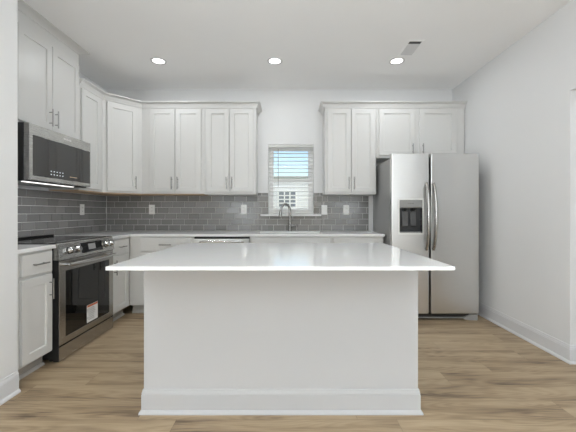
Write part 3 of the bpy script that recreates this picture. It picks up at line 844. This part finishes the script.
# dispenser
e_ = 0.003
ds = MB()
ds.grid('xz', [DX0 - 0.014, DX0 + e_, DX1 - e_, DX1 + 0.014], [DZ0 - 0.014, DZ0 + e_, DZ1 - e_, DZ1 + 0.014], lambda i, j: not (i == 1 and j == 1), -0.005, -0.0004, 0.0015)
disp = ds.build('dispenser', 'white_plastic', fd)
disp['label'] = 'ice and water dispenser with pale rim, grey panel and dark recess'
q = MB()
zc = DZ1 - 0.088
q.box(DX0 + e_, DX1 - e_, 0.055, 0.060, DZ0 + e_, zc).box(DX0 + 0.001, DX0 + e_, 0, 0.06, DZ0 + e_, zc).box(DX1 - e_, DX1 - 0.001, 0, 0.06, DZ0 + e_, zc).box(DX0 + e_, DX1 - e_, 0.0, 0.06, DZ0 + 0.001, DZ0 + e_)
q.build('dispenser_recess', 'cavity', fd)
MB().prism([(0.002, DZ1 - e_), (0.002, zc + 0.01), (0.012, zc), (0.06, zc), (0.06, DZ1 - e_)], DX0 + e_, DX1 - e_, 'yz').build('dispenser_panel', 'panel_grey', fd)
lettering('brand_lettering', 'FRIGIDAIRE', 0.013, 'ink', fd, Matrix.Translation(((DX0 + DX1) / 2, 0.0012, DZ1 - 0.040)) @ FRONT)
for a in (DX0 + 0.075, DX1 - 0.085): MB().cyl((a, 0.035, zc - 0.03), (a, 0.035, zc), 0.019, 0.023).build('dispenser_nozzle', 'black', fd)
for a in (DX0 + 0.075, DX1 - 0.085):
    MB().prism([(0.050, zc - 0.035), (0.044, zc - 0.05), (0.036, zc - 0.19), (0.040, zc - 0.195), (0.052, zc - 0.05)], a - 0.03, a + 0.03, 'yz').build('dispenser_paddle', 'paddle', fd)
MB().box(DX0 + 0.012, DX1 - 0.012, 0.004, 0.05, DZ0 + e_ + 0.0005, DZ0 + 0.014).build('drip_tray', 'panel_grey', fd)
def fridge_handle(x, door, lean):
    pts = []
    for k in range(17):
        u = k / 16
        z = 0.750 + (1.455 - 0.750) * u
        y = -0.012 - 0.058 * math.sin(PI * u) ** 0.6
        pts.append((x + lean * math.sin(PI * u), y, z))
    b = MB()
    b.tube(pts, [0.014 + 0.005 * math.sin(PI * k / 16) for k in range(17)], 14, 1.0)
    b.cyl((x, 0.0, 0.765), (x, -0.016, 0.765), 0.015).cyl((x, 0.0, 1.440), (x, -0.016, 1.440), 0.015)
    b.build('handle', 'steel_dark', door)
fridge_handle(0.364, fd, -0.002)
fridge_handle(0.438, rd, 0.003)

# ------------------------------------------------------------------ outlets
def outlet(name, label, loc, rz, rocker=False):
    t = thing(name, label, 'outlet' if not rocker else 'switch', loc, rz, None)
    MB().box(-0.038, 0.038, -0.006, -0.0003, -0.062, 0.062, 0.002, 2).build('cover_plate', 'white_plastic', t)
    if rocker:
        MB().prism([(-0.0062, -0.034), (-0.0075, -0.034), (-0.011, 0.034), (-0.0062, 0.034)], -0.017, 0.017, 'yz').build('rocker', 'white_plastic', t)
    else:
        for q in (-0.021, 0.021):
            f = MB().box(-0.016, 0.016, -0.0085, -0.0062, q - 0.015, q + 0.015, 0.002).build('socket', 'white_plastic', t)
            MB().box(-0.0075, -0.0050, -0.0092, -0.0086, q - 0.004, q + 0.008).box(0.0050, 0.0075, -0.0092, -0.0086, q - 0.004, q + 0.006).build('slots', 'slot', f)
    return t
oy = YB - 0.0108
outlet('wall_outlet', 'white outlet on the back tiles nearest the corner', (-1.79, oy, 1.183), 0)
outlet('wall_outlet', 'white outlet on the back tiles left of the window, above the dishwasher', (-0.59, oy, 1.183), 0)
outlet('light_switch', 'white rocker switch on the tiles just right of the window', (0.462, oy, 1.178), 0, True)
outlet('wall_outlet', 'white outlet on the tiles between the window and the refrigerator', (0.747, oy, 1.178), 0)
outlet('wall_outlet', 'white outlet on the left tiled wall between range and corner', (XL + 0.0108, 3.70, 1.178), PI / 2)

# ------------------------------------------------------------------ ceiling: lamps and vent
def downlight(label, x, y, watts, group=None):
    t = thing('recessed_light', label, 'ceiling light', (x, y, H), 0, group)
    q = MB(); q.ring_disc((0, 0), 0.0605, 0.080, -0.006, -0.0004, 48); q.build('trim_ring', 'trim', t)
    MB().cyl((0, 0, -0.004), (0, 0, -0.0006), 0.0600, seg=48).build('lens', 'lens', t)
    a = area('lamp', (x, y, H - 0.008), (0, 0, -1), 0.125, 0.125, watts, (0.93, 0.97, 1.0), 'DISK')
    a.parent = t; a.location = (0, 0, -0.008)
    return t
LXs = (-1.385, -0.150, 1.145)
for x, nm in zip(LXs, ('leftmost, near the corner cabinets', 'middle one, in front of the window', 'rightmost, beside the ceiling vent')):
    downlight('round lit recessed ceiling light, ' + nm, x, 3.41, DOWNLIGHT_W, 'recessed kitchen lights')
for y in (0.27, -2.6):  # rear row is added fill; nearer row follows from the overhang shadow
    for x in LXs:
        t = downlight('round lit recessed ceiling light outside the view, the rear row added as fill', x, y, ROOM_LAMP_W if y > 0 else 3.0, 'recessed room lights')
downlight('round lit recessed ceiling light added unseen in the side hall', 2.95, 1.8, 5)  # unseen lamp, added to brighten the hall

vt = thing('ceiling_vent', 'small white rectangular air vent in the ceiling near the rightmost light', 'vent', (1.192, 3.145, H))
MB().grid('xy', [-0.078, -0.058, 0.058, 0.078], [-0.150, -0.128, 0.128, 0.150], lambda i, j: not (i == 1 and j == 1), -0.006, -0.0006, 0.002).build('frame', 'vinyl', vt)
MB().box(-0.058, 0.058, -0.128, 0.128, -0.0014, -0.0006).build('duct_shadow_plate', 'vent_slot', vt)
lv = MB()
for k in range(9):
    y = -0.070 + k * 0.0230
    lv.prism([(y - 0.011, -0.0024), (y - 0.0105, -0.0016), (y + 0.0120, -0.0084), (y + 0.0112, -0.0090)], -0.058, 0.058, 'yz')
lv.build('louvers', 'trim', vt)
